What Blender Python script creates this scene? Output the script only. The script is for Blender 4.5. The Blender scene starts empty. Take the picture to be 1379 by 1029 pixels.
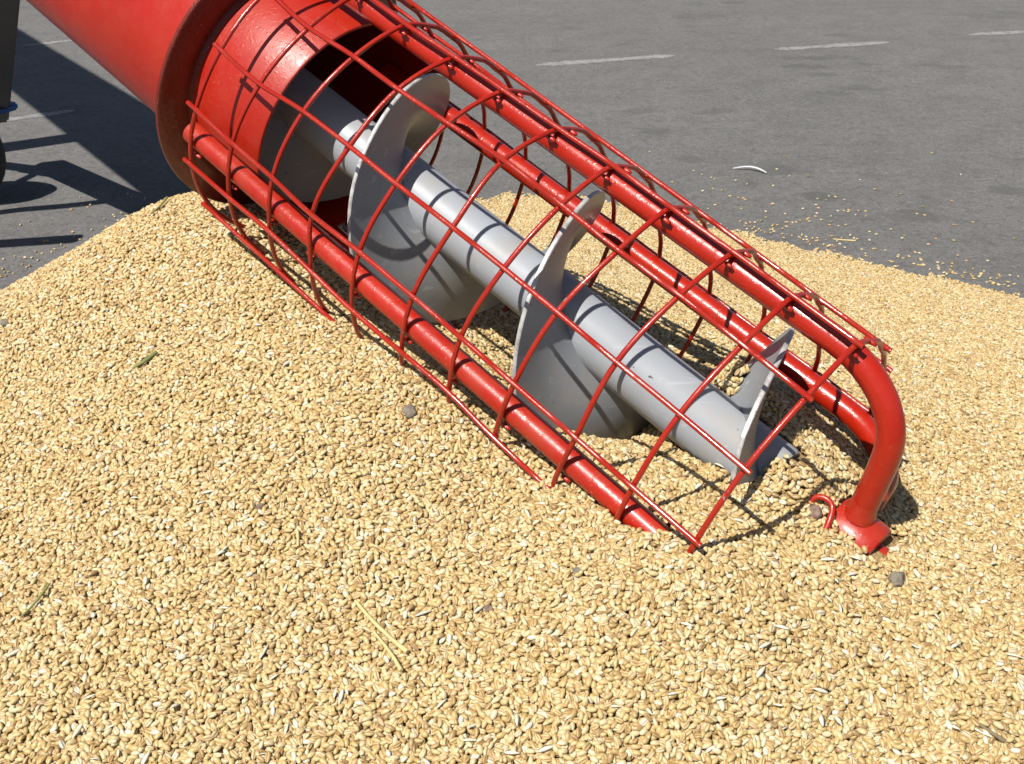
import bpy, bmesh, math, random
import numpy as np
from mathutils import Vector, Matrix, Quaternion

random.seed(7); rng = np.random.default_rng(11)
scene = bpy.context.scene
col = scene.collection
R_ = math.radians

# ------------------------------------------------------------------ camera
CAM_H, PITCH = 0.58, 26.0
cam_d = bpy.data.cameras.new('camera'); cam = bpy.data.objects.new('camera', cam_d); col.objects.link(cam)
cam.location = (0, 0, CAM_H); cam.rotation_euler = (R_(90 - PITCH), 0, 0)
cam_d.sensor_width = 36; cam_d.lens = 36 * 1524.9 / 1379
cam_d.clip_start = 0.02; cam_d.clip_end = 1000
cam_d.dof.use_dof = True; cam_d.dof.focus_distance = 0.82; cam_d.dof.aperture_fstop = 48
scene.camera = cam

# ------------------------------------------------------------------ sky and sun
LIGHT = Vector((0.345, 0.465, -0.815)).normalized()
elev = math.asin(-LIGHT.z); azim = math.atan2(-LIGHT.x, -LIGHT.y)
world = bpy.data.worlds.new('World'); scene.world = world; world.use_nodes = True
wn = world.node_tree
sky = wn.nodes.new('ShaderNodeTexSky'); sky.sky_type = 'NISHITA'; sky.sun_disc = False
sky.sun_elevation = elev; sky.sun_rotation = azim % (2 * math.pi)
bg = wn.nodes['Background']; bg.inputs['Strength'].default_value = 0.05
wn.links.new(sky.outputs[0], bg.inputs[0])
sun_d = bpy.data.lights.new('sun', 'SUN'); sun_d.energy = 5.0; sun_d.angle = R_(0.53); sun_d.color = (1.0, 0.95, 0.87)
sun = bpy.data.objects.new('sun', sun_d); col.objects.link(sun)
sun.rotation_euler = LIGHT.to_track_quat('-Z', 'Y').to_euler(); sun.location = (-1, -1, 4)
scene.view_settings.view_transform = 'Standard'; scene.view_settings.look = 'None'
scene.view_settings.exposure = 0.58; scene.view_settings.gamma = 1.0

# ------------------------------------------------------------------ helpers
def ground_at(u, v):
    """where the sight line of photo pixel (u, v) meets the asphalt"""
    a = R_(PITCH); dx, dy = (u - 689.5) / 1524.9, (v - 514.5) / 1524.9
    Z = CAM_H / (math.sin(a) + dy * math.cos(a))
    return Vector((dx * Z, Z * (math.cos(a) - dy * math.sin(a)), 0))

def tag(o, label=None, cat=None, group=None, kind=None):
    for k, v in (('label', label), ('category', cat), ('group', group), ('kind', kind)):
        if v: o[k] = v
    return o

def mesh_obj(name, verts, faces, mat, parent=None, smooth=True, hard=40):
    me = bpy.data.meshes.new(name); me.from_pydata([tuple(v) for v in verts], [], faces); me.update()
    if smooth: me.polygons.foreach_set('use_smooth', [True] * len(me.polygons))
    for m in (mat if isinstance(mat, list) else [mat]): me.materials.append(m)
    if smooth and hard: me.set_sharp_from_angle(angle=R_(hard))
    o = bpy.data.objects.new(name, me); col.objects.link(o)
    if parent: o.parent = parent
    return o

def sweep(pts, rad, seg=10, closed=False):
    """tube along a polyline; rad is a number or one per point"""
    pts = [Vector(p) for p in pts]; n = len(pts)
    rs = rad if hasattr(rad, '__len__') else [rad] * n
    T = []
    for i in range(n):
        a = pts[(i - 1) % n] if closed or i else pts[0]; b = pts[(i + 1) % n] if closed or i < n - 1 else pts[-1]
        T.append((b - a).normalized())
    ref = Vector((0, 0, 1)) if abs(T[0].z) < 0.9 else Vector((1, 0, 0))
    N = (ref - T[0] * ref.dot(T[0])).normalized()
    V, Fc = [], []
    for i in range(n):
        N = (N - T[i] * N.dot(T[i])).normalized(); Bn = T[i].cross(N)
        for j in range(seg):
            a = 2 * math.pi * j / seg
            V.append(pts[i] + (N * math.cos(a) + Bn * math.sin(a)) * rs[i])
    for i in range(n if closed else n - 1):
        for j in range(seg):
            a, b = i * seg + j, i * seg + (j + 1) % seg
            c, d = ((i + 1) % n) * seg + (j + 1) % seg, ((i + 1) % n) * seg + j
            Fc.append((a, b, c, d))
    if not closed:
        Fc.append(tuple(range(seg - 1, -1, -1))); Fc.append(tuple((n - 1) * seg + j for j in range(seg)))
    return V, Fc

def lathe(prof, frame, seg=64, closed=True):
    """profile of (s, r) revolved about the auger axis"""
    V, Fc = [], []; n = len(prof)
    for s, r in prof:
        for j in range(seg): V.append(frame(s, r, 360.0 * j / seg))
    for i in range(n if closed else n - 1):
        for j in range(seg):
            k = (i + 1) % n
            Fc.append((i * seg + j, i * seg + (j + 1) % seg, k * seg + (j + 1) % seg, k * seg + j))
    return V, Fc

# ------------------------------------------------------------------ materials
class NT:
    def __init__(s, name):
        s.m = bpy.data.materials.new(name); s.m.use_nodes = True; s.t = s.m.node_tree
        s.b = s.t.nodes['Principled BSDF']
    def n(s, typ, **kw):
        nd = s.t.nodes.new('ShaderNode' + typ)
        for k, v in kw.items():
            if k in nd.inputs and not hasattr(nd, k): nd.inputs[k].default_value = v
            else: setattr(nd, k, v)
        return nd
    def l(s, a, b): s.t.links.new(a, b)
    def coord(s, kind='Object'): return s.n('TexCoord').outputs[kind]
    def noise(s, scale, detail=3, rough=0.55, vec=None):
        nd = s.n('TexNoise'); nd.inputs['Scale'].default_value = scale; nd.inputs['Detail'].default_value = detail
        nd.inputs['Roughness'].default_value = rough
        s.l(vec if vec is not None else s.coord(), nd.inputs['Vector']); return nd.outputs['Fac']
    def ramp(s, fac, stops, interp='LINEAR'):
        r = s.n('ValToRGB'); r.color_ramp.interpolation = interp
        e = r.color_ramp.elements
        while len(e) < len(stops): e.new(0.5)
        for el, (p, c) in zip(e, stops):
            el.position = p; el.color = (c, c, c, 1) if not hasattr(c, '__len__') else (*c, 1)
        s.l(fac, r.inputs[0]); return r.outputs[0]
    def mix(s, f, a, b, mode='MIX'):
        m = s.n('Mix', data_type='RGBA', blend_type=mode)
        for i, x in ((0, f), (6, a), (7, b)):
            if isinstance(x, (int, float)): m.inputs[i].default_value = x
            elif isinstance(x, tuple): m.inputs[i].default_value = (*x, 1)
            else: s.l(x, m.inputs[i])
        return m.outputs[2]
    def bump(s, h, strength, dist):
        b = s.n('Bump'); b.inputs['Strength'].default_value = strength; b.inputs['Distance'].default_value = dist
        s.l(h, b.inputs['Height']); s.l(b.outputs[0], s.b.inputs['Normal']); return b

def mat_red(name, dust=0.25, base=(0.335, 0.0105, 0.0022), rough=0.24, bump=0.16, coat=0.22, chips=0.0):
    t = NT(name)
    c = t.mix(t.ramp(t.noise(9, 3), [(0.35, 0.0), (0.75, 1.0)]), base, tuple(x * 0.86 for x in base))
    # fine specks of dust and painted glints, and a thin grain-dust film
    sp = t.ramp(t.noise(620, 2, 0.5), [(0.66, 0.0), (0.73, 1.0)])
    pat = t.ramp(t.noise(14, 4), [(0.42, 0.0), (0.7, 1.0)])
    spf = t.n('Math', operation='MULTIPLY'); t.l(sp, spf.inputs[0]); t.l(pat, spf.inputs[1])
    sp2 = t.n('Math', operation='MULTIPLY'); t.l(spf.outputs[0], sp2.inputs[0]); sp2.inputs[1].default_value = min(1.0, dust * 5)
    c = t.mix(sp2.outputs[0], c, (0.50, 0.27, 0.18))
    film = t.n('Math', operation='MULTIPLY'); t.l(t.ramp(t.noise(38, 5, 0.65), [(0.4, 0.0), (0.85, 1.0)]), film.inputs[0]); film.inputs[1].default_value = dust
    c = t.mix(film.outputs[0], c, (0.36, 0.16, 0.085))
    if chips:
        c = t.mix(t.ramp(t.noise(70, 4, 0.7), [(0.74 - chips, 0.0), (0.76 - chips, 1.0)]), c, (0.21, 0.17, 0.15))
    t.l(c, t.b.inputs['Base Color'])
    t.l(t.ramp(t.noise(60, 4), [(0.3, rough), (0.8, rough + 0.16)]), t.b.inputs['Roughness'])
    t.b.inputs['Coat Weight'].default_value = coat; t.b.inputs['Coat Roughness'].default_value = 0.08
    t.b.inputs['Specular IOR Level'].default_value = 0.45
    drop = t.ramp(t.noise(330, 1, 0.4), [(0.60, 0.0), (0.72, 1.0)])
    hh = t.n('Math', operation='MULTIPLY_ADD'); t.l(drop, hh.inputs[0]); hh.inputs[1].default_value = 0.7; t.l(t.noise(150, 3, 0.6), hh.inputs[2])
    t.bump(hh.outputs[0], bump, 0.0012)
    return t.m
M_red = mat_red('red_paint', 0.06, chips=0.012)
M_redtube = mat_red('red_tube_paint', 0.09, rough=0.34, bump=0.15, coat=0.14)
M_flange = mat_red('shade_darkened_flange_red', 0.10, base=(0.115, 0.008, 0.003), rough=0.34, bump=0.2)  # red darkened so the flange face's shade is in its colour
M_reddust = mat_red('red_dusty_paint', 0.2, rough=0.3, chips=0.01)
M_wire = mat_red('red_wire_paint', 0.08, base=(0.30, 0.0105, 0.003), chips=0.06)

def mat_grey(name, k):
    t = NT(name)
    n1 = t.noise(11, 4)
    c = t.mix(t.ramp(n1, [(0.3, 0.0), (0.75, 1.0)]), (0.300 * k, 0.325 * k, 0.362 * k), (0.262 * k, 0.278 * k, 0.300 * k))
    dust = t.ramp(t.noise(26, 5, 0.7), [(0.46, 0.0), (0.78, 0.5)])
    c = t.mix(dust, c, (0.31, 0.26, 0.19))
    chips = t.ramp(t.noise(210, 2, 0.4), [(0.765, 0.0), (0.785, 1.0)])
    c = t.mix(chips, c, (0.045, 0.04, 0.035))
    # fine scratches polished along the screw
    q = t.n('Mapping'); q.inputs['Rotation'].default_value = (0.35, 0.0, 0.73); q.inputs['Scale'].default_value = (6, 160, 160); t.l(t.coord(), q.inputs['Vector'])
    c = t.mix(t.ramp(t.noise(1.0, 3, 0.6, q.outputs[0]), [(0.62, 0.0), (0.72, 0.4)]), c, (0.40, 0.41, 0.43))
    t.l(c, t.b.inputs['Base Color'])
    t.b.inputs['Roughness'].default_value = 0.42; t.b.inputs['Specular IOR Level'].default_value = 0.4
    t.bump(t.noise(90, 3), 0.12, 0.001)
    return t.m
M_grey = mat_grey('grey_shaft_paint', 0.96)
M_flight = mat_grey('shade_darkened_flight_grey', 0.72)  # darker copy of the shaft grey, with the flights' shade painted in
def mat_simple(name, c1, c2, scale, rough, metal=0.0, bump=0.2, dist=0.002, bscale=None):
    t = NT(name)
    t.l(t.mix(t.ramp(t.noise(scale, 4), [(0.35, 0.0), (0.7, 1.0)]), c1, c2), t.b.inputs['Base Color'])
    t.b.inputs['Roughness'].default_value = rough; t.b.inputs['Metallic'].default_value = metal
    t.bump(t.noise(bscale or scale * 2, 4), bump, dist); return t.m
M_edge = mat_simple('worn_bare_edge', (0.48, 0.48, 0.48), (0.27, 0.265, 0.26), 160, 0.4, 0.2)
M_dark = mat_simple('dark_frame_paint', (0.009, 0.010, 0.015), (0.018, 0.018, 0.021), 12, 0.45)
M_blue = mat_simple('blue_paint', (0.02, 0.12, 0.36), (0.02, 0.08, 0.22), 20, 0.4)
M_rubber = mat_simple('tyre_rubber', (0.022, 0.022, 0.022), (0.05, 0.048, 0.045), 30, 0.8)
M_clod = mat_simple('dry_soil', (0.14, 0.12, 0.09), (0.22, 0.195, 0.15), 160, 0.95, 0, 0.8, 0.002, 420)
M_clod2 = mat_simple('brown_soil', (0.13, 0.085, 0.065), (0.24, 0.17, 0.13), 200, 0.9, 0, 0.8, 0.002, 420)
M_straw = mat_simple('yellow_straw', (0.53, 0.44, 0.20), (0.43, 0.37, 0.18), 60, 0.5)
M_green = mat_simple('green_blade', (0.12, 0.15, 0.035), (0.20, 0.20, 0.07), 90, 0.6)
M_husk = mat_simple('pale_husk', (0.60, 0.56, 0.45), (0.50, 0.44, 0.30), 300, 0.6)
M_white = mat_simple('white_plastic', (0.75, 0.77, 0.8), (0.6, 0.62, 0.66), 40, 0.3)
M_stick = mat_simple('dark_stem', (0.12, 0.09, 0.05), (0.2, 0.16, 0.09), 120, 0.8)

STAINS = [((1100, 78), 0.16, 0.07, 0.8), ((1085, 90), 0.10, 0.06, 0.8), ((1118, 100), 0.10, 0.05, 0.7), ((1162, 118), 0.06, 0.05, 0.7), ((1125, 126), 0.08, 0.05, 0.7),
 ((975, 150), 0.09, 0.06, 0.6), ((1105, 265), 0.05, 0.045, 0.8), ((1010, 248), 0.035, 0.03, 0.6), ((1350, 256), 0.06, 0.05, 0.7), ((1180, 237), 0.07, 0.04, 0.6),
 ((935, 215), 0.05, 0.04, 0.5), ((860, 150), 0.08, 0.05, 0.6), ((1290, 90), 0.12, 0.06, 0.5), ((955, 22), 0.2, 0.1, 0.6), ((1230, 290), 0.06, 0.045, 0.6), ((880, 175), 0.06, 0.05, 0.6), ((1340, 20), 0.3, 0.12, 0.4)]
def mat_asphalt():
    t = NT('worn_asphalt'); v = t.coord()
    big = t.noise(1.1, 5, 0.6, v); mid = t.noise(9, 6, 0.7, v); fine = t.noise(210, 3, 0.7, v); agg = t.noise(480, 2, 0.6, v)
    c = t.mix(t.ramp(big, [(0.3, 0.0), (0.7, 1.0)]), (0.134, 0.131, 0.129), (0.160, 0.1565, 0.154))
    c = t.mix(t.ramp(mid, [(0.34, 0.55), (0.56, 0.0)]), c, (0.096, 0.094, 0.092))
    c = t.mix(t.ramp(t.noise(42, 5, 0.75, v), [(0.36, 0.65), (0.5, 0.0), (0.6, 0.0)]), c, (0.086, 0.084, 0.082))
    c = t.mix(t.ramp(t.noise(75, 4, 0.7, v), [(0.54, 0.0), (0.70, 0.75)]), c, (0.21, 0.205, 0.20))
    c = t.mix(t.ramp(t.noise(120, 3, 0.7, v), [(0.30, 0.8), (0.46, 0.0)]), c, (0.07, 0.068, 0.066))
    c = t.mix(t.ramp(fine, [(0.34, 0.55), (0.52, 0.0)]), c, (0.055, 0.053, 0.05))
    c = t.mix(t.ramp(agg, [(0.62, 0.0), (0.72, 0.55)]), c, (0.20, 0.19, 0.18))
    # oily spots of several sizes
    for sc, th, amt, off in ((2.6, 0.20, 0.55, 0.0), (6.5, 0.13, 0.6, 3.7)):
        mp = t.n('Mapping'); mp.inputs['Scale'].default_value = (1, 1.7, 1); mp.inputs['Location'].default_value = (off, off * 2, 0); t.l(v, mp.inputs['Vector'])
        vor = t.n('TexVoronoi'); vor.inputs['Scale'].default_value = sc; vor.inputs['Randomness'].default_value = 1.0; t.l(mp.outputs[0], vor.inputs['Vector'])
        ad = t.n('Math', operation='ADD'); t.l(vor.outputs['Distance'], ad.inputs[0]); t.l(t.ramp(mid, [(0.25, 0.0), (0.8, 0.34)]), ad.inputs[1])
        c = t.mix(t.ramp(ad.outputs[0], [(th, amt), (th + 0.10, 0.0)]), c, (0.085, 0.083, 0.080))
    # old stains with outlines of their own
    for (u, v_), rx, ry, amt in STAINS:
        p = ground_at(u, v_); mp = t.n('Mapping'); mp.inputs['Scale'].default_value = (1 / rx, 1 / ry, 1)
        mp.inputs['Location'].default_value = (-p.x / rx, -p.y / ry, 0); t.l(v, mp.inputs['Vector'])
        ln = t.n('VectorMath', operation='LENGTH'); t.l(mp.outputs[0], ln.inputs[0])
        ad = t.n('Math', operation='MULTIPLY_ADD'); t.l(mid, ad.inputs[0]); ad.inputs[1].default_value = 2.2; t.l(ln.outputs['Value'], ad.inputs[2])
        th = t.n('Math', operation='MULTIPLY'); t.l(ad.outputs[0], th.inputs[0]); th.inputs[1].default_value = 1 / 3
        c = t.mix(t.ramp(th.outputs[0], [(0.50, amt * 0.8), (0.60, 0.0)]), c, (0.082, 0.080, 0.078))
    t.l(c, t.b.inputs['Base Color']); t.b.inputs['Roughness'].default_value = 0.92
    t.b.inputs['Specular IOR Level'].default_value = 0.2
    t.bump(t.noise(130, 6, 0.8, v), 0.7, 0.004); return t.m
M_asph = mat_asphalt()
def mat_paint():
    t = NT('worn_road_paint'); v = t.coord()
    w = t.noise(34, 6, 0.8, v)
    c = t.mix(t.ramp(w, [(0.42, 0.0), (0.54, 1.0)]), (0.145, 0.142, 0.14), (0.235, 0.23, 0.222))
    t.l(c, t.b.inputs['Base Color']); t.b.inputs['Roughness'].default_value = 0.9
    t.bump(t.noise(260, 4, 0.75, v), 0.4, 0.002); return t.m
M_paint = mat_paint()

def mat_wheat():
    t = NT('wheat_kernel'); v = t.coord('Object')
    at = t.n('Attribute', attribute_type='INSTANCER', attribute_name='tint')
    oi = t.n('ObjectInfo')
    f = t.n('Math', operation='ADD'); t.l(at.outputs['Fac'], f.inputs[0])
    c = t.ramp(at.outputs['Fac'], [(0.0, (0.21, 0.14, 0.065)), (0.12, (0.345, 0.237, 0.10)), (0.36, (0.45, 0.325, 0.137)),
               (0.62, (0.49, 0.385, 0.188)), (0.84, (0.53, 0.46, 0.285)), (1.0, (0.58, 0.55, 0.45))])
    sep = t.n('SeparateXYZ'); t.l(v, sep.inputs[0])
    # the kernel's brush end is paler, the germ end and the crease a little darker
    e = t.n('MapRange'); e.inputs['From Min'].default_value = 0.0012; e.inputs['From Max'].default_value = 0.0032; t.l(sep.outputs['X'], e.inputs[0])
    c = t.mix(e.outputs[0], c, (0.53, 0.46, 0.31))
    ay = t.n('Math', operation='ABSOLUTE'); t.l(sep.outputs['Y'], ay.inputs[0])
    cy = t.n('MapRange'); cy.inputs['From Min'].default_value = 0.00012; cy.inputs['From Max'].default_value = 0.00055; cy.inputs['To Min'].default_value = 0.75; cy.inputs['To Max'].default_value = 0.0; t.l(ay.outputs[0], cy.inputs[0])
    cz = t.n('Math', operation='LESS_THAN'); t.l(sep.outputs['Z'], cz.inputs[0]); cz.inputs[1].default_value = -0.0001
    cm = t.n('Math', operation='MULTIPLY'); t.l(cy.outputs[0], cm.inputs[0]); t.l(cz.outputs[0], cm.inputs[1])
    c = t.mix(cm.outputs[0], c, (0.17, 0.085, 0.03))
    n = t.n('TexNoise'); n.inputs['Scale'].default_value = 900; t.l(v, n.inputs['Vector'])
    c = t.mix(t.ramp(n.outputs['Fac'], [(0.35, 0.3), (0.65, 0.0)]), c, (0.35, 0.21, 0.075))
    t.l(c, t.b.inputs['Base Color'])
    t.b.inputs['Roughness'].default_value = 0.45; t.b.inputs['Specular IOR Level'].default_value = 0.5
    return t.m
M_wheat = mat_wheat()
M_wheatbed = mat_simple('wheat_bed', (0.24, 0.155, 0.065), (0.38, 0.26, 0.115), 260, 0.8, 0, 1.0, 0.004, 300)

# ------------------------------------------------------------------ the yard
def make_ground():
    # finer squares near the pile, one sheet out to the horizon
    xs = [-400, -60, -12, -4, 4, 12, 60, 400]; ys = [-400, -60, -12, -3, 5, 12, 60, 400]
    V = [(x, y, 0) for y in ys for x in xs]; n = len(xs)
    Fc = [(j * n + i, j * n + i + 1, (j + 1) * n + i + 1, (j + 1) * n + i) for j in range(len(ys) - 1) for i in range(n - 1)]
    o = mesh_obj('asphalt_yard', V, Fc, M_asph, smooth=False); tag(o, 'worn grey asphalt yard', kind='structure')
make_ground()

def road_mark(pa, pb, width, label):
    a, b = ground_at(*pa), ground_at(*pb); d = (b - a); L = d.length; d.normalize(); nrm = Vector((-d.y, d.x, 0))
    n = 60; top, bot = [], []
    for i in range(n + 1):
        f = i / n; w = width * (0.5 + 0.16 * math.sin(f * 9 + pa[0]) * random.random()) * min(1, 0.35 + 6 * f, 0.35 + 6 * (1 - f))
        p = a + d * (L * f) + Vector((0, 0, 0.0008))
        top.append(p + nrm * (w * random.uniform(.72, 1.1))); bot.append(p - nrm * (w * random.uniform(.72, 1.1)))
    V = top + bot; Fc = [(i, i + n + 1, i + n + 2, i + 1) for i in range(n)]
    o = mesh_obj('painted_dash', V, Fc, M_paint, smooth=False)
    tag(o, label, 'road marking', 'worn painted dashes on the asphalt')
road_mark((722, 88), (908, 75), 0.052, 'worn white dash on the asphalt above the red guard')
road_mark((1045, 67), (1197, 57), 0.052, 'middle dash of the worn white painted row')
road_mark((1306, 47), (1480, 38), 0.052, 'worn white dash at the far end of the painted row')
road_mark((2, 163), (100, 149), 0.040, 'faint dash beside the dark machine leg')
road_mark((30, 62), (120, 52), 0.035, 'faint dash beyond the tube shadow')

# ------------------------------------------------------------------ auger frame
AO = Vector((-0.16268, 0.95488, 0.37481))
AX = Vector((-0.583288, -0.202212, -0.786693)); AY = Vector((0.41988, 0.754018, -0.505131)); AS = Vector((0.695324, -0.624954, -0.354904))
OFF = (0.007, -0.010)
def cage(s, r, th):          # guard-mesh coordinates
    t = R_(th); return AO + AX * (r * math.cos(t)) + AY * (r * math.sin(t)) + AS * s
def axi(s, r, th):           # coordinates about the screw axis
    t = R_(th); return AO + AX * (r * math.cos(t) + OFF[0]) + AY * (r * math.sin(t) + OFF[1]) + AS * s

auger = bpy.data.objects.new('grain_auger', None); col.objects.link(auger); auger.empty_display_size = 0.1
tag(auger, 'glossy red grain auger with wire guard cage, its intake sunk in the wheat', 'grain auger')

# tube, open at the lower end
V, Fc = lathe([(-6.0, 0.0965), (-0.03, 0.0965), (0.0455, 0.0965), (0.0475, 0.0955), (0.0475, 0.0935), (-0.03, 0.0930), (-6.0, 0.0930)], cage, 128)
mesh_obj('auger_tube', V, Fc, M_redtube, auger)
# clamp flange with rolled rim
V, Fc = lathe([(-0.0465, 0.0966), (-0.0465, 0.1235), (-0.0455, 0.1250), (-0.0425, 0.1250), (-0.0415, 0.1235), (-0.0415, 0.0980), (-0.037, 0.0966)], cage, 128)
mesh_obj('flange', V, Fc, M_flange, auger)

# screw: shaft, flighting, end tip
SR = 0.0236
V, Fc = lathe([(-6.0, 0.0001), (-6.0, SR), (0.493, SR), (0.4955, SR - 0.0015), (0.4955, 0.0001)], axi, 48, closed=False)
shaft = mesh_obj('screw_shaft', V, Fc, M_grey, auger)
me = shaft.data
FR, PIT = 0.0845, 0.172
def helix_s(th): return 0.310 + PIT * (th + 95) / 360.0
def make_flight():
    n0, n1 = -95 - 360 * 4, -80 + 360
    V, Fc, mats = [], [], []; step = 5; N = int((n1 - n0) / step) + 1
    radii = [SR - 0.001, 0.040, 0.060, FR - 0.0004, FR]
    rowlen = 10; half = 0.0017
    for i in range(N):
        th = n0 + i * step; s = helix_s(th); k = 1.0
        rmax = FR * (1 + 0.006 * math.sin(th * 0.031) + 0.004 * math.sin(th * 0.11))
        if s < 0.055: rmax = 0.0785
        rem = (n1 - th)
        if rem < 20: rmax = SR + (rmax - SR) * (0.8 + 0.2 * rem / 20)
        rr = [SR - 0.001, SR + (rmax - SR) * 0.3, SR + (rmax - SR) * 0.65, rmax - 0.0006, rmax]
        hh = [half, half, half, half, half * 0.6]
        for r, h in zip(rr, hh): V.append(axi(s + h, r, th))
        for r, h in zip(reversed(rr), reversed(hh)): V.append(axi(s - h, r, th))
    for i in range(N - 1):
        for j in range(rowlen - 1):
            Fc.append((i * rowlen + j, i * rowlen + j + 1, (i + 1) * rowlen + j + 1, (i + 1) * rowlen + j))
            mats.append(1 if j == 4 or j == 3 or j == 5 else 0)
    Fc.append(tuple(range(rowlen))); mats.append(1); Fc.append(tuple((N - 1) * rowlen + j for j in range(rowlen - 1, -1, -1))); mats.append(1)
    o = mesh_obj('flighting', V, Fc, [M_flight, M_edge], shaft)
    o.data.polygons.foreach_set('material_index', mats)
    for p_ in o.data.polygons:
        if p_.material_index == 1: p_.use_smooth = False
    return o
make_flight()

# end bearing hub on the screw axis
hub = None
V, Fc = lathe([(0.538, 0.0001), (0.538, 0.0195), (0.5395, 0.0205), (0.567, 0.0203), (0.5700, 0.0190), (0.5705, 0.0165), (0.5705, 0.0098), (0.5705, 0.0095), (0.584, 0.0095), (0.586, 0.0080), (0.586, 0.0001)], axi, 48, closed=False)
hub = mesh_obj('bearing_hub', V, Fc, M_reddust, auger)
V, Fc = sweep([axi(0.5, 0, 0), axi(0.54, 0, 0)], 0.011, 16)
mesh_obj('stub_axle', V, Fc, M_grey, auger)

# guard rails: four pipes along the cage, each bent in to the hub
def smooth_path(pts, n=6):
    out = []; P = [Vector(p) for p in pts]; P = [P[0] * 2 - P[1]] + P + [P[-1] * 2 - P[-2]]
    for i in range(1, len(P) - 2):
        p0, p1, p2, p3 = P[i - 1:i + 3]
        for k in range(n):
            t = k / n; out.append(0.5 * ((2 * p1) + (p2 - p0) * t + (2 * p0 - 5 * p1 + 4 * p2 - p3) * t * t + (3 * p1 - p0 - 3 * p2 + p3) * t ** 3))
    out.append(P[-2]); return out
RAILS = [(-50.5, 0.1015, M_reddust), (-145.5, 0.1120, M_red), (128.0, 0.1000, M_red), (38.0, 0.1015, M_red)]
RR = 0.0087
rail_objs = []
for th, r, m in RAILS:
    prof = [(-0.012, r), (0.1, r), (0.2, r), (0.3, r), (0.4, r), (0.46, r), (0.484, r)]
    for a in (15, 30, 45, 60, 75):
        prof.append((0.484 + 0.0605 * math.sin(R_(a)), r - 0.052 * (1 - math.cos(R_(a)))))
    prof += [(0.5460, r - 0.056), (0.5490, 0.030), (0.5510, 0.012)]
    P = smooth_path([axi(s, rr, th) for s, rr in prof], 5)
    V, Fc = sweep(P, RR, 20)
    o = mesh_obj('guard_rail', V, Fc, m, auger); rail_objs.append(o)
    V, Fc = sweep([axi(0.5488, 0.0315, th), axi(0.5492, 0.0275, th), axi(0.5497, 0.0235, th), axi(0.5503, 0.0185, th)], [RR * 0.99, RR * 1.02, RR * 1.09, RR * 1.22], 36)
    mesh_obj('weld_collar', V, Fc, M_reddust, o)

# wire mesh of the guard cage
CR, WR = 0.12458, 0.00182
NODES = {
 0: {2:(0.0998,-135.1),3:(0.1500,-135.7),4:(0.1986,-136.2),5:(0.2508,-136.5),6:(0.2997,-137.2),7:(0.3507,-136.7),8:(0.4025,-136.4),9:(0.4492,-135.8),10:(0.4969,-135.3)},
 1: {1:(0.0528,-112.0),2:(0.1005,-113.3),3:(0.1476,-113.4),4:(0.1966,-114.2),5:(0.2479,-115.3),6:(0.3017,-114.9),7:(0.3524,-114.2),8:(0.4018,-114.3),9:(0.4510,-113.8),10:(0.4991,-113.0)},
 2: {0:(0.0029,-88.8),1:(0.0520,-87.8),2:(0.0991,-89.7),3:(0.1490,-90.2),4:(0.1979,-90.2),5:(0.2533,-90.5),6:(0.3012,-90.5),7:(0.3490,-90.2),8:(0.3996,-89.7),9:(0.4499,-89.4),10:(0.4992,-88.9)},
 3: {0:(0.0033,-66.6),1:(0.0502,-65.6),2:(0.0987,-65.6),3:(0.1450,-64.5),4:(0.1963,-65.5),5:(0.2514,-65.8),6:(0.2987,-65.8),7:(0.3488,-65.5),8:(0.4031,-65.2),9:(0.4506,-65.0),10:(0.5000,-64.9)},
 4: {2:(0.1018,-45.3),3:(0.1513,-44.1),4:(0.1978,-42.9),5:(0.2518,-43.7),6:(0.3005,-44.6),7:(0.3468,-42.2)},
}
TH0 = [-136.2, -113.8, -89.6, -65.5, -44.0, -20.5, 3.0, 27.0, 51.0, 75.0, 99.0, 127.0, 149.0, 171.0, 195.0]   # wire angles
def node(w, k):
    if w in NODES and k in NODES[w]: return NODES[w][k]
    rr = random.Random(w * 31 + k); th = TH0[w]; s = 0.05 * k
    if w == 4 and k > 7: th = -41.0
    return (s + rr.uniform(-.001, .001), th + rr.uniform(-.6, .6))
def mesh_r(s, th):
    """the mesh is pulled in flat behind the top rail"""
    a = (-th) % 360                   # 136 at the top rail, growing round the far side
    g = max(0.0, min(1.0, s / 0.5))
    tab = [(0, CR), (136, CR), (150, 0.1185 - 0.004 * g), (165, 0.1105 - 0.009 * g), (180, 0.103 - 0.010 * g), (195, 0.0975 - 0.008 * g), (210, 0.0965 - 0.006 * g),
           (225, 0.0995 - 0.003 * g), (240, 0.106), (270, 0.116), (310, 0.1225), (340, CR), (360, CR)]
    for (a0, r0), (a1, r1) in zip(tab, tab[1:]):
        if a <= a1:
            f = (a - a0) / (a1 - a0); f = f * f * (3 - 2 * f) * 0.5 + f * 0.5
            return r0 + (r1 - r0) * f
    return CR
def catmull(vals, n):
    P = [2 * vals[0] - vals[1]] + list(vals) + [2 * vals[-1] - vals[-2]]; out = []
    for i in range(1, len(P) - 2):
        for k in range(n):
            t = k / n; p0, p1, p2, p3 = P[i - 1:i + 3]
            out.append(0.5 * (2 * p1 + (p2 - p0) * t + (2 * p0 - 5 * p1 + 4 * p2 - p3) * t * t + (3 * p1 - p0 - 3 * p2 + p3) * t ** 3))
    out.append(P[-2]); return out
for k in range(11):                   # hoops, one closed ring of wire each
    nd = [node(w, k) for w in range(15)]
    s = catmull([n[0] for n in nd] + [nd[0][0]], 7); th = catmull([n[1] for n in nd] + [nd[0][1] + 360], 7)
    pts = [cage(a, mesh_r(a, b), b) for a, b in zip(s, th)][:-1]
    V, Fc = sweep(pts, WR, 9, closed=True)
    mesh_obj('hoop_wire', V, Fc, M_wire, auger)
START = {2: -0.002, 3: -0.004}
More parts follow.
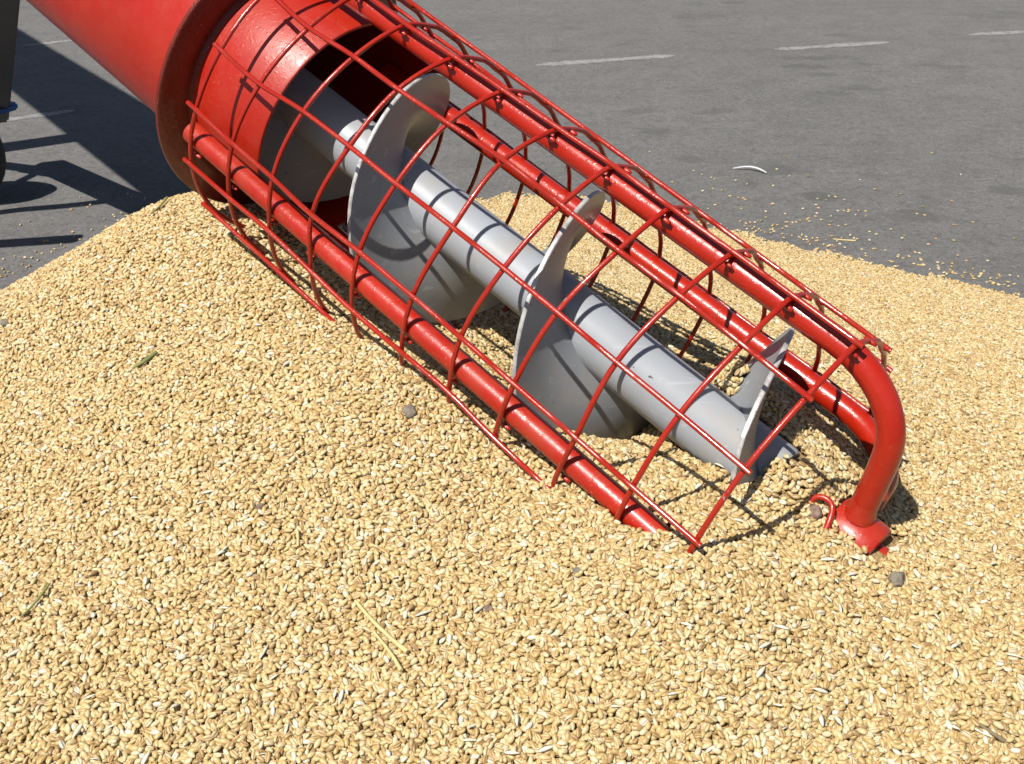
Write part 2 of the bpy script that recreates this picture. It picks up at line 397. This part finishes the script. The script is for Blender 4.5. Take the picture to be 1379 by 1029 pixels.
for w in range(15):
    if w == 10: continue
    nd = [node(w, k) for k in range(11)]
    ss = [n[0] for n in nd]; tt = [n[1] for n in nd]
    ss = [START.get(w, -0.004)] + [x for x in ss if x > 0.012] + [ss[-1] + (0.0035 if w < 11 else 0.0012)]
    tt = [tt[0]] + tt[1:] + [tt[-1]]
    if w == 4: ss[1] = 0.052
    s = catmull(ss, 5); th = catmull(tt, 5)
    pts = [cage(a, mesh_r(a, b) + 2 * WR * 0.85, b) for a, b in zip(s, th)]
    V, Fc = sweep(pts, WR, 9)
    mesh_obj('lengthwise_wire', V, Fc, M_wire, auger)

# weld beads where hoops meet the rails
def bead_mesh():
    bm = bmesh.new(); bmesh.ops.create_icosphere(bm, subdivisions=2, radius=1)
    for v in bm.verts: v.co *= 1 + 0.16 * math.sin(v.co.x * 5 + 1) * math.sin(v.co.y * 4) + random.uniform(-.05, .05)
    me = bpy.data.meshes.new('weld_bead'); bm.to_mesh(me); bm.free()
    me.polygons.foreach_set('use_smooth', [True] * len(me.polygons)); me.materials.append(M_red); return me
bead = bead_mesh()
for ri, (th, r, m) in enumerate(RAILS[:2]):
    for k in range(11):
        s = node(0 if ri == 1 else 3, k)[0]
        if ri == 2 and k < 2: continue
        for side in ((1,) if ri == 0 else (1, -1)):
            o = bpy.data.objects.new('weld_bead', bead); col.objects.link(o); o.parent = rail_objs[ri]
            dth = {0: 6.0, 1: -6.5, 2: 5}[ri] * side
            o.location = axi(s + random.uniform(.001, .003), r + RR * 0.80, th + dth * 0.8)
            z = random.uniform(0.0017, 0.0027); o.scale = (z * 0.8, z * 0.7, z * 1.9); o.rotation_euler = AS.to_track_quat('Z', 'Y').to_euler()

# ------------------------------------------------------------------ wheeled frame under the tube (its shadow shows on the yard)
def bar(name, pts, r, m, seg=12):
    V, Fc = sweep(pts, r, seg); return mesh_obj(name, V, Fc, m, auger)
def box_bar(name, a, b, w, h, m):
    a, b = Vector(a), Vector(b); d = (b - a).normalized(); sx = d.cross(Vector((0, 0, 1))).normalized(); sz = sx.cross(d)
    V = []
    for p in (a, b):
        for i, j in ((-1, -1), (1, -1), (1, 1), (-1, 1)): V.append(p + sx * (w * i / 2) + sz * (h * j / 2))
    bm = bmesh.new(); vs = [bm.verts.new(v) for v in V]
    for f in ((3, 2, 1, 0), (4, 5, 6, 7), (0, 1, 5, 4), (1, 2, 6, 5), (2, 3, 7, 6), (3, 0, 4, 7)): bm.faces.new([vs[i] for i in f])
    bmesh.ops.bevel(bm, geom=bm.edges[:], offset=0.004, segments=2, affect='EDGES')
    me = bpy.data.meshes.new(name); bm.to_mesh(me); bm.free(); me.materials.append(m)
    o = bpy.data.objects.new(name, me); col.objects.link(o); o.parent = auger; return o
box_bar('support_leg', (-0.951, 2.085, 0.118), (-0.572, 1.345, 0.462), 0.044, 0.05, M_dark)
box_bar('upright_post', (-1.20, 2.12, 0.12), (-1.20, 1.93, 0.86), 0.06, 0.06, M_dark)
box_bar('axle_beam', (-1.22, 2.14, 0.13), (-0.955, 2.03, 0.135), 0.03, 0.03, M_dark)
box_bar('wheel_fork', (-0.945, 1.95, 0.085), (-0.955, 2.01, 0.150), 0.012, 0.03, M_dark)
bar('cross_tube', [(-1.45, 1.42, 0.30), (-1.1, 1.47, 0.30), (-0.815, 1.534, 0.30)], 0.019, M_dark)
bar('hydraulic_hose', smooth_path([(-0.80, 1.735, 0.34), (-0.90, 1.69, 0.335), (-1.0, 1.655, 0.33), (-1.12, 1.56, 0.32), (-1.30, 1.445, 0.30)], 5), 0.014, M_rubber)
box_bar('prop_stand', (-1.45, 1.42, 0.0), (-1.45, 1.425, 0.32), 0.03, 0.03, M_dark)
box_bar('blue_bracket', (-0.99, 2.03, 0.155), (-0.878, 1.985, 0.142), 0.05, 0.014, M_blue)
def wheel(c, R, w):
    c = Vector(c); ax = Vector((0.3, 0.95, 0)).normalized(); u = Vector((0, 0, 1)); v = ax.cross(u)
    def rev(prof, seg=40):
        V, Fc = [], []
        for x, r in prof:
            for j in range(seg):
                a = 2 * math.pi * j / seg; V.append(c + ax * x + u * (r * math.cos(a)) + v * (r * math.sin(a)))
        for i in range(len(prof) - 1):
            for j in range(seg): Fc.append((i * seg + j, i * seg + (j + 1) % seg, (i + 1) * seg + (j + 1) % seg, (i + 1) * seg + j))
        return V, Fc
    hubo = mesh_obj('wheel', *rev([(-w * .3, 0.001), (-w * .3, R * .2), (-w * .12, R * .25), (-w * .12, R * .5), (-w * .4, R * .58), (w * .4, R * .58), (w * .12, R * .5), (w * .12, R * .25), (w * .3, R * .2), (w * .3, 0.001)]), M_blue, auger)
    mesh_obj('tyre', *rev([(-w * .36, R * .57), (-w * .5, R * .72), (-w * .48, R * .88), (-w * .34, R * .97), (-w * .2, R), (-w * .06, R), (-w * .05, R * .97), (w * .05, R * .97), (w * .06, R), (w * .2, R), (w * .34, R * .97), (w * .48, R * .88), (w * .5, R * .72), (w * .36, R * .57)]), M_rubber, hubo)
wheel((-0.948, 1.905, 0.088), 0.088, 0.06)

# ------------------------------------------------------------------ the pile of wheat
CTRL = [  # x, y, height
 (.086, .578, .202), (.011, .639, .204), (-.090, .735, .243), (-.067, .708, .240), (-.040, .684, .228), (.108, .548, .205), (.070, .618, .209), (.040, .665, .214),
 (.029, .705, .200), (.060, .725, .181), (.078, .739, .170), (-.051, .846, .219), (-.02, .79, .215), (.113, .669, .203), (.131, .643, .208), (.150, .626, .209), (.168, .615, .218), (.188, .610, .211),
 (.158, .692, .231), (.186, .672, .220), (.13, .735, .212), (.195, .578, .190), (.175, .600, .199), (.232, .556, .175), (.252, .600, .174), (.228, .645, .188), (.262, .719, .176), (.16, .83, .195), (.05, .92, .205), (-.10, 1.02, .228),
 (-.235, 1.02, .266), (-.31, 1.02, .272), (-.404, 1.03, .228), (-.488, 1.01, .186), (-.20, .86, .260), (-.28, .90, .262),
 (-.31, 1.25, .165), (-.31, 1.62, 0), (-.5, 1.22, .095), (-.62, 1.0, .125), (-.85, .9, .02), (-.95, .6, 0),
 (0, 1.25, .135), (0, 1.55, .06), (-.05, 1.93, 0), (.37, 1.735, 0), (.714, 1.46, 0), (1.05, 1.15, 0), (1.2, .7, 0),
 (.3, 1.0, .135), (.33, 1.35, .065), (.6, 1.0, .095), (.6, .7, .125), (.42, .58, .16), (.30, .46, .15), (.8, .4, .06),
 (0, .44, .153), (-.15, .45, .15), (-.25, .47, .142), (-.32, .60, .158), (-.40, .80, .17), (-.20, .65, .200), (.15, .45, .155), (.25, .55, .172),
 (0, .25, .085), (0, .02, 0), (.5, .15, .03), (-.5, .25, .05), (-.7, .5, .06), (-.7, .0, -.03), (.2, -.2, -.05),
]
C = np.array(CTRL)
def tps_fit(P, lam=6e-5):
    n = len(P); d = np.linalg.norm(P[:, None, :2] - P[None, :, :2], axis=2)
    K = np.where(d > 0, d * d * np.log(np.maximum(d, 1e-9)), 0) + lam * np.eye(n)
    Q = np.c_[np.ones(n), P[:, :2]]
    A = np.block([[K, Q], [Q.T, np.zeros((3, 3))]])
    return np.linalg.solve(A, np.r_[P[:, 2], np.zeros(3)])
WT = tps_fit(C)
_waves = [(rng.uniform(8, 30), rng.uniform(0, 6.28), rng.uniform(0, 6.28)) for _ in range(14)]
def pile_h(x, y):
    x = np.asarray(x, float); y = np.asarray(y, float); sh = x.shape; x = x.ravel(); y = y.ravel(); out = np.zeros_like(x)
    for a in range(0, len(x), 60000):
        X = x[a:a + 60000]; Y = y[a:a + 60000]
        d2 = (X[:, None] - C[None, :, 0]) ** 2 + (Y[:, None] - C[None, :, 1]) ** 2
        out[a:a + 60000] = (0.5 * d2 * np.log(np.maximum(d2, 1e-18))) @ WT[:-3] + WT[-3] + WT[-2] * X + WT[-1] * Y
    out += 0.029 * np.exp(-(((x - 0.150) / 0.020) ** 2 + ((y - 0.693) / 0.019) ** 2))     # grain thrown up behind the last flight
    amp = np.clip(out / 0.06, 0, 1)
    for f, ph, an in _waves: out += amp * 0.00075 * (14 / f) ** 0.5 * np.sin(f * (x * math.cos(an) + y * math.sin(an)) + ph)
    return out.reshape(sh)

def make_pile():
    xs = np.arange(-1.05, 1.26, 0.015); ys = np.arange(-0.32, 2.12, 0.015)
    X, Y = np.meshgrid(xs, ys); H = pile_h(X, Y)
    Z = H - 0.0060
    nx, ny = len(xs), len(ys)
    keep = H > -0.004
    idx = -np.ones((ny, nx), int)
    V, Fc = [], []
    for j in range(ny - 1):
        for i in range(nx - 1):
            if keep[j, i] or keep[j + 1, i] or keep[j, i + 1] or keep[j + 1, i + 1]:
                q = []
                for a, b in ((j, i), (j, i + 1), (j + 1, i + 1), (j + 1, i)):
                    if idx[a, b] < 0: idx[a, b] = len(V); V.append((X[a, b], Y[a, b], Z[a, b]))
                    q.append(int(idx[a, b]))
                Fc.append(tuple(q))
    o = mesh_obj('wheat_pile', V, Fc, M_wheatbed)
    tag(o, 'large heap of golden wheat grain poured on the asphalt', 'grain pile', kind='stuff'); return o
pile = make_pile()

def kernel_mesh():
    seg, rings = 16, 9; V, Fc = [], []
    L, Wd, Ht = 0.00272, 0.00152, 0.00140
    for i in range(rings):
        t = -1 + 2 * (i + 0.5) / rings; t = math.sin(t * math.pi / 2) * 0.985
        f = (1 - abs(t) ** 2.2) ** 0.56 * (1 - 0.10 * t)
        for j in range(seg):
            a = 2 * math.pi * j / seg
            cr = math.exp(-((a - 1.5 * math.pi) / 0.28) ** 2) * 0.60 * (1 - abs(t) ** 4)     # crease along the belly
            V.append((L * t, Wd * f * math.cos(a) * (1 - cr * 0.3), Ht * f * math.sin(a) * (1 - cr) + 0.00018 * (1 - t * t)))
    for i in range(rings - 1):
        for j in range(seg): Fc.append((i * seg + j, (i + 1) * seg + j, (i + 1) * seg + (j + 1) % seg, i * seg + (j + 1) % seg))
    a = len(V); V.append((-L, 0, 0)); b = len(V); V.append((L, 0, 0))
    for j in range(seg):
        Fc.append((a, j, (j + 1) % seg)); Fc.append((b, (rings - 1) * seg + (j + 1) % seg, (rings - 1) * seg + j))
    me = bpy.data.meshes.new('wheat_kernel'); me.from_pydata(V, [], Fc); me.update()
    me.polygons.foreach_set('use_smooth', [True] * len(me.polygons)); me.materials.append(M_wheat); return me
KM = kernel_mesh()

# loose kernels lying on the asphalt, each a thing of its own
spots = [(958,240),(962,242),(991,244),(1006,249),(960,255),(972,257),(983,265),(994,267),(1001,268),(998,280),(1040,276),(1031,286),(1057,289),(1081,282),
 (1099,277),(1100,288),(1116,265),(1106,297),(1142,286),(1152,290),(1166,292),(1158,243),(1089,237),(1063,238),(1046,229),(1056,211),(1060,300),(1067,301),(1072,300),
 (1087,297),(1090,299),(1047,304),(1059,306),(1129,305),(1139,304),(1171,313),(997,299),(1003,301),(1120,319),(1145,318),(1150,322),(1125,266),(1137,270),(1041,251),
 (1215,322),(1250,330),(1290,345),(1284,325),(1232,341),(1301,352),(1310,363),(1330,352),(1218,318),(1260,322),(1366,322),(1360,372),(1345,371),(1238,342),(1200,310),
 (8,372),(12,367),(20,346),(30,357),(34,348),(36,361),(5,350),(110,277),(118,280),(122,277),(96,283),(48,340),(60,326),(108,266),(172,262),(177,266),(28,304),(40,299),
 (642,300),(650,150),(934,231),(945,236),(875,205),(700,215),(905,246),(1171,357),(1255,207),(1178,256),(1294,236),(1281,272),(1213,262),(1234,289),(1310,300)]
more = [(random.gauss(1090, 110), random.gauss(292, 22)) for _ in range(40)] + [(random.uniform(1000, 1379), 0) for _ in range(115)] + [(random.uniform(0, 200), 0) for _ in range(30)]
edge = lambda u: 312 + (u - 1000) * 83 / 379 if u > 700 else 385 - u * 127 / 240
spots += [(u, v if v else edge(u) - abs(random.gauss(0, 9)) - 1) for u, v in more]
kern = []
for u, v in spots:
    p = ground_at(u, v)
    if float(pile_h(p.x, p.y)) > 0.001: continue
    o = bpy.data.objects.new('wheat_kernel', KM); col.objects.link(o)
    sc = random.uniform(0.88, 1.12); o.scale = (sc * random.uniform(.95, 1.08), sc, sc)
    o.rotation_euler = (random.choice((0, math.pi)) + random.uniform(-.3, .3), random.uniform(-.06, .06), random.uniform(0, 6.28))
    o.location = (p.x, p.y, 0.0014 * sc)
    tag(o, 'single loose wheat kernel lying on the bare asphalt beside the heap', 'wheat kernel', 'loose wheat kernels scattered on the asphalt'); o['tint'] = random.random()
    kern.append(o)
print('loose kernels', len(kern))

def make_kernels():
    # kernels are dropped one after another onto a height grid, so that each one rests on those below
    x0, x1, y0, y1, g = -1.02, 1.25, -0.02, 2.06, 0.0008
    gw, gh = int((x1 - x0) / g), int((y1 - y0) / g)
    G = np.zeros((gh, gw), np.float32)
    cell = 0.0076; cx = np.arange(x0 + 0.01, x1 - 0.02, cell); cy = np.arange(y0 + 0.01, y1 - 0.02, cell)
    CX, CY = [q.ravel() for q in np.meshgrid(cx, cy)]
    a = R_(PITCH)
    def inview(X, Y, H):
        zc = H - CAM_H; dep = Y * math.cos(a) - zc * math.sin(a); up = Y * math.sin(a) + zc * math.cos(a)
        return (np.abs(X) < 0.452 * dep + 0.26) & (up / dep > -0.90) & (H > -0.0015) & (dep > 0.2)
    m = inview(CX, CY, pile_h(CX, CY)); CX, CY = CX[m], CY[m]; n0 = len(CX)
    hl, hw, ht = 0.00272, 0.00152, 0.00140
    def look(X, Y): return G[np.clip(((Y - y0) / g).astype(int), 0, gh - 1), np.clip(((X - x0) / g).astype(int), 0, gw - 1)]
    out = []
    offs = [(i, j) for i in range(-4, 5) for j in range(-4, 5) if i * i + j * j <= 19]
    for rnd in range(12):
        best = None
        for cand in range(6):                      # of a few chances each kernel rolls into the lowest place
            X = CX + rng.uniform(0, cell, n0); Y = CY + rng.uniform(0, cell, n0); yw = rng.uniform(0, np.pi, n0)
            c_, s_ = np.cos(yw) * hl * 0.72, np.sin(yw) * hl * 0.72
            h1, h2, hm = look(X + c_, Y + s_), look(X - c_, Y - s_), look(X, Y)
            base = np.maximum((h1 + h2) / 2, hm * 0.6 + 0.2 * (h1 + h2)); key = base + 0.15 * np.abs(h1 - h2)
            if best is None: best = [X, Y, yw, h1, h2, base, key]
            else:
                w = key < best[6]
                for q, val in enumerate((X, Y, yw, h1, h2, base, key)): best[q] = np.where(w, val, best[q])
        X, Y, yw, h1, h2, base, key = best
        tl = np.clip(np.arctan2(h1 - h2, 2 * hl * 0.72), -0.65, 0.65) * 0.9
        zc = base + ht * 0.56
        ix = ((X - x0) / g).astype(int); iy = ((Y - y0) / g).astype(int)
        cyw, syw = np.cos(yw), np.sin(yw)
        for i, j in offs:
            jx, jy = ix + i, iy + j
            dx = (jx + 0.5) * g + x0 - X; dy = (jy + 0.5) * g + y0 - Y
            al = (dx * cyw + dy * syw); ac = (-dx * syw + dy * cyw)
            q = 1 - (al / (hl * np.cos(tl))) ** 2 - (ac / hw) ** 2; ok = q > 0
            G[jy[ok], jx[ok]] = np.maximum(G[jy[ok], jx[ok]], (zc + al * np.tan(tl) + ht * np.sqrt(np.maximum(q, 0)))[ok])
        out.append((X, Y, yw, tl, zc))
    X, Y, YW, TL, ZC = [np.concatenate(q) for q in zip(*out)]
    mean = float(np.mean(look(CX + cell / 2, CY + cell / 2)))
    vis = ZC + ht > look(X, Y) - 0.0042
    X, Y, YW, TL, ZC = X[vis], Y[vis], YW[vis], TL[vis], ZC[vis]
    H = pile_h(X, Y)
    rag = 0.0016 * (np.sin(61 * X + 17 * Y) + np.sin(-43 * X + 71 * Y + 1.3) + np.sin(113 * X - 29 * Y + 2.1) + 0.8 * np.sin(157 * X + 131 * Y) + np.sin(290 * X - 211 * Y + 0.7)) / 2
    keep = rng.random(len(X)) < np.clip((H + rag - 0.0005) / 0.007, 0.0, 1) ** 0.9      # thin, broken edge where the heap runs out
    X, Y, YW, TL, ZC, H = [q[keep] for q in (X, Y, YW, TL, ZC, H)]
    e = 0.004
    gx = (pile_h(X + e, Y) - pile_h(X - e, Y)) / (2 * e); gy = (pile_h(X, Y + e) - pile_h(X, Y - e)) / (2 * e)
    N = np.c_[-gx, -gy, np.ones(len(X))]; N /= np.linalg.norm(N, axis=1)[:, None]
    P = np.c_[X, Y, np.maximum(H, 0.0)] + N * (ZC - mean)[:, None]
    P[:, 2] = np.maximum(P[:, 2], 0.0013)
    # nothing inside the machine
    ao = np.array(AO); ex, ey, es = np.array(AX), np.array(AY), np.array(AS)
    L = P - ao; lx = L @ ex - OFF[0]; ly = L @ ey - OFF[1]; ls = L @ es
    r = np.hypot(lx, ly); th = np.degrees(np.arctan2(ly, lx))
    bad = (r < SR + 0.0022) & (ls < 0.503)
    rc = np.hypot(lx + OFF[0], ly + OFF[1])
    bad |= (rc < 0.099) & (ls < 0.05) & (rc > 0.091)
    bad |= (rc < 0.091) & (ls < 0.02)
    bad |= (rc < 0.127) & (ls > -0.049) & (ls < -0.039)
    ph = (ls - 0.310) * 360 / PIT - 95 - th; ph = (ph + 180) % 360 - 180
    bad |= (np.abs(ph) * PIT / 360 < 0.0032) & (r < FR + 0.001) & (ls < 0.4895)
    for rt, rrad, _ in RAILS:
        dx = lx - rrad * math.cos(R_(rt)); dy = ly - rrad * math.sin(R_(rt))
        bad |= (np.hypot(dx, dy) < RR + 0.0018) & (ls > -0.014) & (ls < 0.5)
    bad |= (r < 0.023) & (ls > 0.535) & (ls < 0.578)
    P, N, YW, TL = P[~bad], N[~bad], YW[~bad], TL[~bad]
    n = len(P); print('heap kernels', n)
    # orientation: long axis near the surface, random heading, belly up or down
    fl = rng.random(n) < 0.5; yaw = np.where(fl, YW, YW + np.pi)
    ref = np.c_[np.cos(yaw), np.sin(yaw), np.zeros(n)]
    Xv = ref - N * np.sum(ref * N, 1)[:, None]; Xv /= np.linalg.norm(Xv, axis=1)[:, None]
    til = np.where(fl, TL, -TL) + rng.normal(0, 0.08, n)
    Xt = Xv * np.cos(til)[:, None] + N * np.sin(til)[:, None]
    Yv = np.cross(N, Xt); Yv /= np.linalg.norm(Yv, axis=1)[:, None]; Zv = np.cross(Xt, Yv)
    roll = np.where(rng.random(n) < 0.42, np.pi, 0) + rng.normal(0, 0.6, n)
    Y2 = Yv * np.cos(roll)[:, None] + Zv * np.sin(roll)[:, None]; Z2 = np.cross(Xt, Y2)
    # rotation matrix columns Xt, Y2, Z2 -> XYZ euler
    ey_ = -np.arcsin(np.clip(Xt[:, 2], -1, 1)); ex_ = np.arctan2(Y2[:, 2], Z2[:, 2]); ez_ = np.arctan2(Xt[:, 1], Xt[:, 0])
    E = np.c_[ex_, ey_, ez_]
    sc = rng.normal(1.0, 0.075, n); S = np.c_[sc * rng.normal(1.0, 0.07, n), sc * rng.normal(1, .05, n), sc * rng.normal(1, .05, n)]
    tint = np.clip(rng.beta(1.35, 1.3, n) * 0.93 + (rng.random(n) < 0.07) * 0.35, 0, 1)
    me = bpy.data.meshes.new('kernels'); me.vertices.add(n); me.vertices.foreach_set('co', P.astype(np.float32).ravel())
    for nm, dat, typ in (('rot', E, 'FLOAT_VECTOR'), ('scl', S, 'FLOAT_VECTOR'), ('tint', tint, 'FLOAT')):
        at = me.attributes.new(nm, typ, 'POINT'); at.data.foreach_set('value' if typ == 'FLOAT' else 'vector', dat.astype(np.float32).ravel())
    me.update(); me.materials.append(M_wheat)
    o = bpy.data.objects.new('kernels', me); col.objects.link(o); o.parent = pile; tag(o, kind='stuff')
    ng = bpy.data.node_groups.new('scatter_kernels', 'GeometryNodeTree')
    ng.interface.new_socket('Geometry', in_out='INPUT', socket_type='NodeSocketGeometry'); ng.interface.new_socket('Geometry', in_out='OUTPUT', socket_type='NodeSocketGeometry')
    gi = ng.nodes.new('NodeGroupInput'); go = ng.nodes.new('NodeGroupOutput'); ip = ng.nodes.new('GeometryNodeInstanceOnPoints')
    ob = ng.nodes.new('GeometryNodeObjectInfo'); ob.inputs[0].default_value = kern[0]; ob.transform_space = 'ORIGINAL'
    ra = ng.nodes.new('GeometryNodeInputNamedAttribute'); ra.data_type = 'FLOAT_VECTOR'; ra.inputs[0].default_value = 'rot'
    sa = ng.nodes.new('GeometryNodeInputNamedAttribute'); sa.data_type = 'FLOAT_VECTOR'; sa.inputs[0].default_value = 'scl'
    er = ng.nodes.new('FunctionNodeEulerToRotation')
    lk = ng.links.new
    lk(gi.outputs[0], ip.inputs['Points']); lk(ob.outputs['Geometry'], ip.inputs['Instance'])
    lk(ra.outputs['Attribute'], er.inputs[0]); lk(er.outputs[0], ip.inputs['Rotation']); lk(sa.outputs['Attribute'], ip.inputs['Scale'])
    lk(ip.outputs[0], go.inputs[0])
    md = o.modifiers.new('scatter', 'NODES'); md.node_group = ng
make_kernels()

# ------------------------------------------------------------------ bits lying on the wheat
def pile_at(u, v, lift=0.0):
    """walk along the sight line until it meets the heap"""
    a = R_(PITCH); dx, dy = (u - 689.5) / 1524.9, (v - 514.5) / 1524.9
    Zs = np.arange(0.4, 2.4, 0.002)
    X = dx * Zs; Y = Zs * (math.cos(a) - dy * math.sin(a)); Z = CAM_H - Zs * (math.sin(a) + dy * math.cos(a))
    H = np.maximum(pile_h(X, Y), 0); i = int(np.argmax(Z < H))
    return Vector((X[i], Y[i], H[i] + lift))

# a bent red hook sticking out of the grain beside the hub
P = smooth_path([pile_at(1088, 676, -.004), pile_at(1098, 678, .002), pile_at(1111, 684, .0055), pile_at(1119, 696, .005), pile_at(1116, 708, .002), pile_at(1108, 717, -.005)], 5)
V, Fc = sweep(P, 0.0020, 10)
mesh_obj('bent_hook', V, Fc, M_reddust, auger)

def clod(u, v, size, m, label, seed, flat=0.75):
    bm = bmesh.new(); bmesh.ops.create_icosphere(bm, subdivisions=3, radius=1); rr = random.Random(seed)
    f = [(Vector((rr.uniform(-1, 1), rr.uniform(-1, 1), rr.uniform(-1, 1))).normalized(), rr.uniform(2, 6), rr.uniform(0, 6)) for _ in range(9)]
    for vt in bm.verts:
        k = 1 + sum(0.085 * math.sin(vt.co.dot(d) * q + ph) for d, q, ph in f) + rr.uniform(-.06, .06)
        vt.co = Vector((vt.co.x, vt.co.y * 0.9, vt.co.z * flat)) * (k * size)
    me = bpy.data.meshes.new('soil_clod'); bm.to_mesh(me); bm.free(); me.polygons.foreach_set('use_smooth', [True] * len(me.polygons)); me.materials.append(m)
    o = bpy.data.objects.new('soil_clod', me); col.objects.link(o); o.location = pile_at(u, v, size * 0.12); o.rotation_euler = (0, 0, rr.uniform(0, 6))
    tag(o, label, 'soil clod', 'soil clods on the wheat')
clod(552, 557, 0.0058, M_clod, 'lumpy grey soil clod on the wheat beside the near guard rail', 1)
clod(1207, 784, 0.0058, M_clod, 'round grey soil clod on the wheat below the bearing hub', 2, 0.85)
clod(1098, 695, 0.0042, M_clod2, 'small brown soil clod next to the bent red hook', 3, 0.9)
clod(351, 684, 0.0030, M_clod2, 'tiny dark soil crumb alone on the open wheat slope', 4)
clod(658, 823, 0.0026, M_clod2, 'tiny dark soil crumb on the wheat right of the straws', 5)
clod(776, 771, 0.0024, M_clod, 'tiny grey soil crumb on the wheat below the guard cage', 6)
clod(8, 436, 0.0050, M_clod, 'grey soil crumb on the heap slope toward the machine leg', 8)

def stalk(name, pa, pb, rad, m, label, cat, bend=0.03, lift=0.0022, group=None, flat=1.0):
    a, b = pile_at(*pa, lift), pile_at(*pb, lift * 1.4); side = (b - a).cross(Vector((0, 0, 1)))
    pts = [a.lerp(b, i / 8) + side * (bend * math.sin(math.pi * i / 8)) + Vector((0, 0, random.uniform(-.0002, .0002))) for i in range(9)]
    V, Fc = sweep(pts, [rad * (0.75 + 0.3 * i / 8) for i in range(9)], 8)
    o = mesh_obj(name, V, Fc, m); tag(o, label, cat, group)
stalk('straw', (479, 815), (549, 888), 0.0013, M_straw, 'longer yellow straw lying on the open wheat', 'straw', 0.03, 0.0030)
stalk('straw', (504, 858), (541, 912), 0.0011, M_straw, 'shorter yellow straw just below the longer one', 'straw', -0.03, 0.0028)
stalk('straw', (402, 742), (401, 722), 0.0010, M_straw, 'stubby upright straw bit above the yellow straws', 'straw', 0.02)
stalk('grass_blade', (30, 838), (68, 794), 0.0009, M_green, 'thin green grass blade on the low wheat slope', 'grass blade', 0.05, 0.0026)
stalk('grass_blade', (181, 499), (212, 480), 0.0016, M_green, 'thick olive stem bit lying high on the wheat slope', 'grass blade', 0.08, 0.0024)
stalk('grass_blade', (205, 292), (226, 272), 0.0010, M_green, 'short green blade at the heap crest by the flange', 'grass blade', 0.03, 0.003)
stalk('dark_stem', (1318, 982), (1352, 1004), 0.0011, M_stick, 'short dark stem lying on wheat past the clods', 'stem', 0.02, 0.002)
stalk('straw', (1122, 323), (1152, 326), 0.0014, M_straw, 'stubby straw at the heap edge by the asphalt', 'straw', 0.02, 0.0012)

def strip():
    a, b = ground_at(987, 229), ground_at(1032, 235); n = 12; V, Fc = [], []
    d = b - a; side = Vector((-d.y, d.x, 0)).normalized()
    pts = [a.lerp(b, i / n) + side * (0.012 * math.sin(math.pi * i / n)) + Vector((0, 0, 0.003 + 0.004 * math.sin(math.pi * i / n))) for i in range(n + 1)]
    for i, p_ in enumerate(pts):
        w = 0.0024 * min(1, 0.3 + 4 * (i / n), 0.3 + 3 * (1 - i / n))
        V += [p_ + side * w + Vector((0, 0, .0012)), p_ - side * w + Vector((0, 0, .0012)), p_ - side * w, p_ + side * w]
    for i in range(n):
        for j in range(4): Fc.append((i * 4 + j, i * 4 + (j + 1) % 4, i * 4 + 4 + (j + 1) % 4, i * 4 + 4 + j))
    Fc += [(3, 2, 1, 0), (n * 4, n * 4 + 1, n * 4 + 2, n * 4 + 3)]
    tag(mesh_obj('plastic_strip', V, Fc, M_white), 'curved white plastic strip lying on the asphalt', 'plastic strip')
strip()

# pale papery husks
def husk_mesh():
    V, Fc = [], []; n = 8
    for i in range(n + 1):
        t = i / n; w = 0.0015 * math.sin(math.pi * min(1, t * 1.05 + 0.02)) ** 0.7 + 0.00012; x = 0.0095 * (t - 0.5)
        z = 0.0006 * math.sin(math.pi * t)
        V += [(x, -w, z), (x, 0, z + w * 0.35), (x, w, z), (x, 0, z + w * 0.35 - 0.00035)]
    for i in range(n):
        for j in range(4): Fc.append((i * 4 + j, i * 4 + (j + 1) % 4, i * 4 + 4 + (j + 1) % 4, i * 4 + 4 + j))
    Fc += [(3, 2, 1, 0), (n * 4, n * 4 + 1, n * 4 + 2, n * 4 + 3)]
    me = bpy.data.meshes.new('chaff_husk'); me.from_pydata(V, [], Fc); me.update(); me.polygons.foreach_set('use_smooth', [True] * len(Fc)); me.materials.append(M_husk); return me
HM = husk_mesh()
hs = [(646, 821), (452, 936), (467, 931), (448, 760), (457, 759), (525, 806), (305, 741), (638, 982), (696, 973), (1126, 783), (1153, 831), (1184, 819), (1231, 873), (1264, 748), (1150, 755),
      (1195, 884), (1128, 974), (1283, 983), (1305, 794), (1360, 753), (1148, 776), (180, 697), (315, 680), (301, 746), (343, 756), (20, 880), (105, 985), (150, 982), (930, 600), (945, 604), (1010, 655), (1035, 645)]
for _ in range(110):
    hs.append((random.uniform(-40, 1420), 400 + 640 * random.random() ** 0.8))
for u, v in hs:
    p = pile_at(u, v)
    l = p - AO; q = math.hypot(l.dot(AX), l.dot(AY)); s = l.dot(AS)
    if p.z < 0.02 or (q < 0.10 and s < 0.44): continue
    o = bpy.data.objects.new('chaff_husk', HM); col.objects.link(o); sc = random.uniform(0.6, 1.15); o.scale = (sc, sc, sc)
    o.location = p + Vector((0, 0, 0.0004)); o.rotation_euler = (random.gauss(0, .25), random.gauss(0, .2), random.uniform(0, 6.28))
    tag(o, 'pale papery chaff husk lying on the wheat heap', 'chaff husk', 'chaff husks among the wheat')
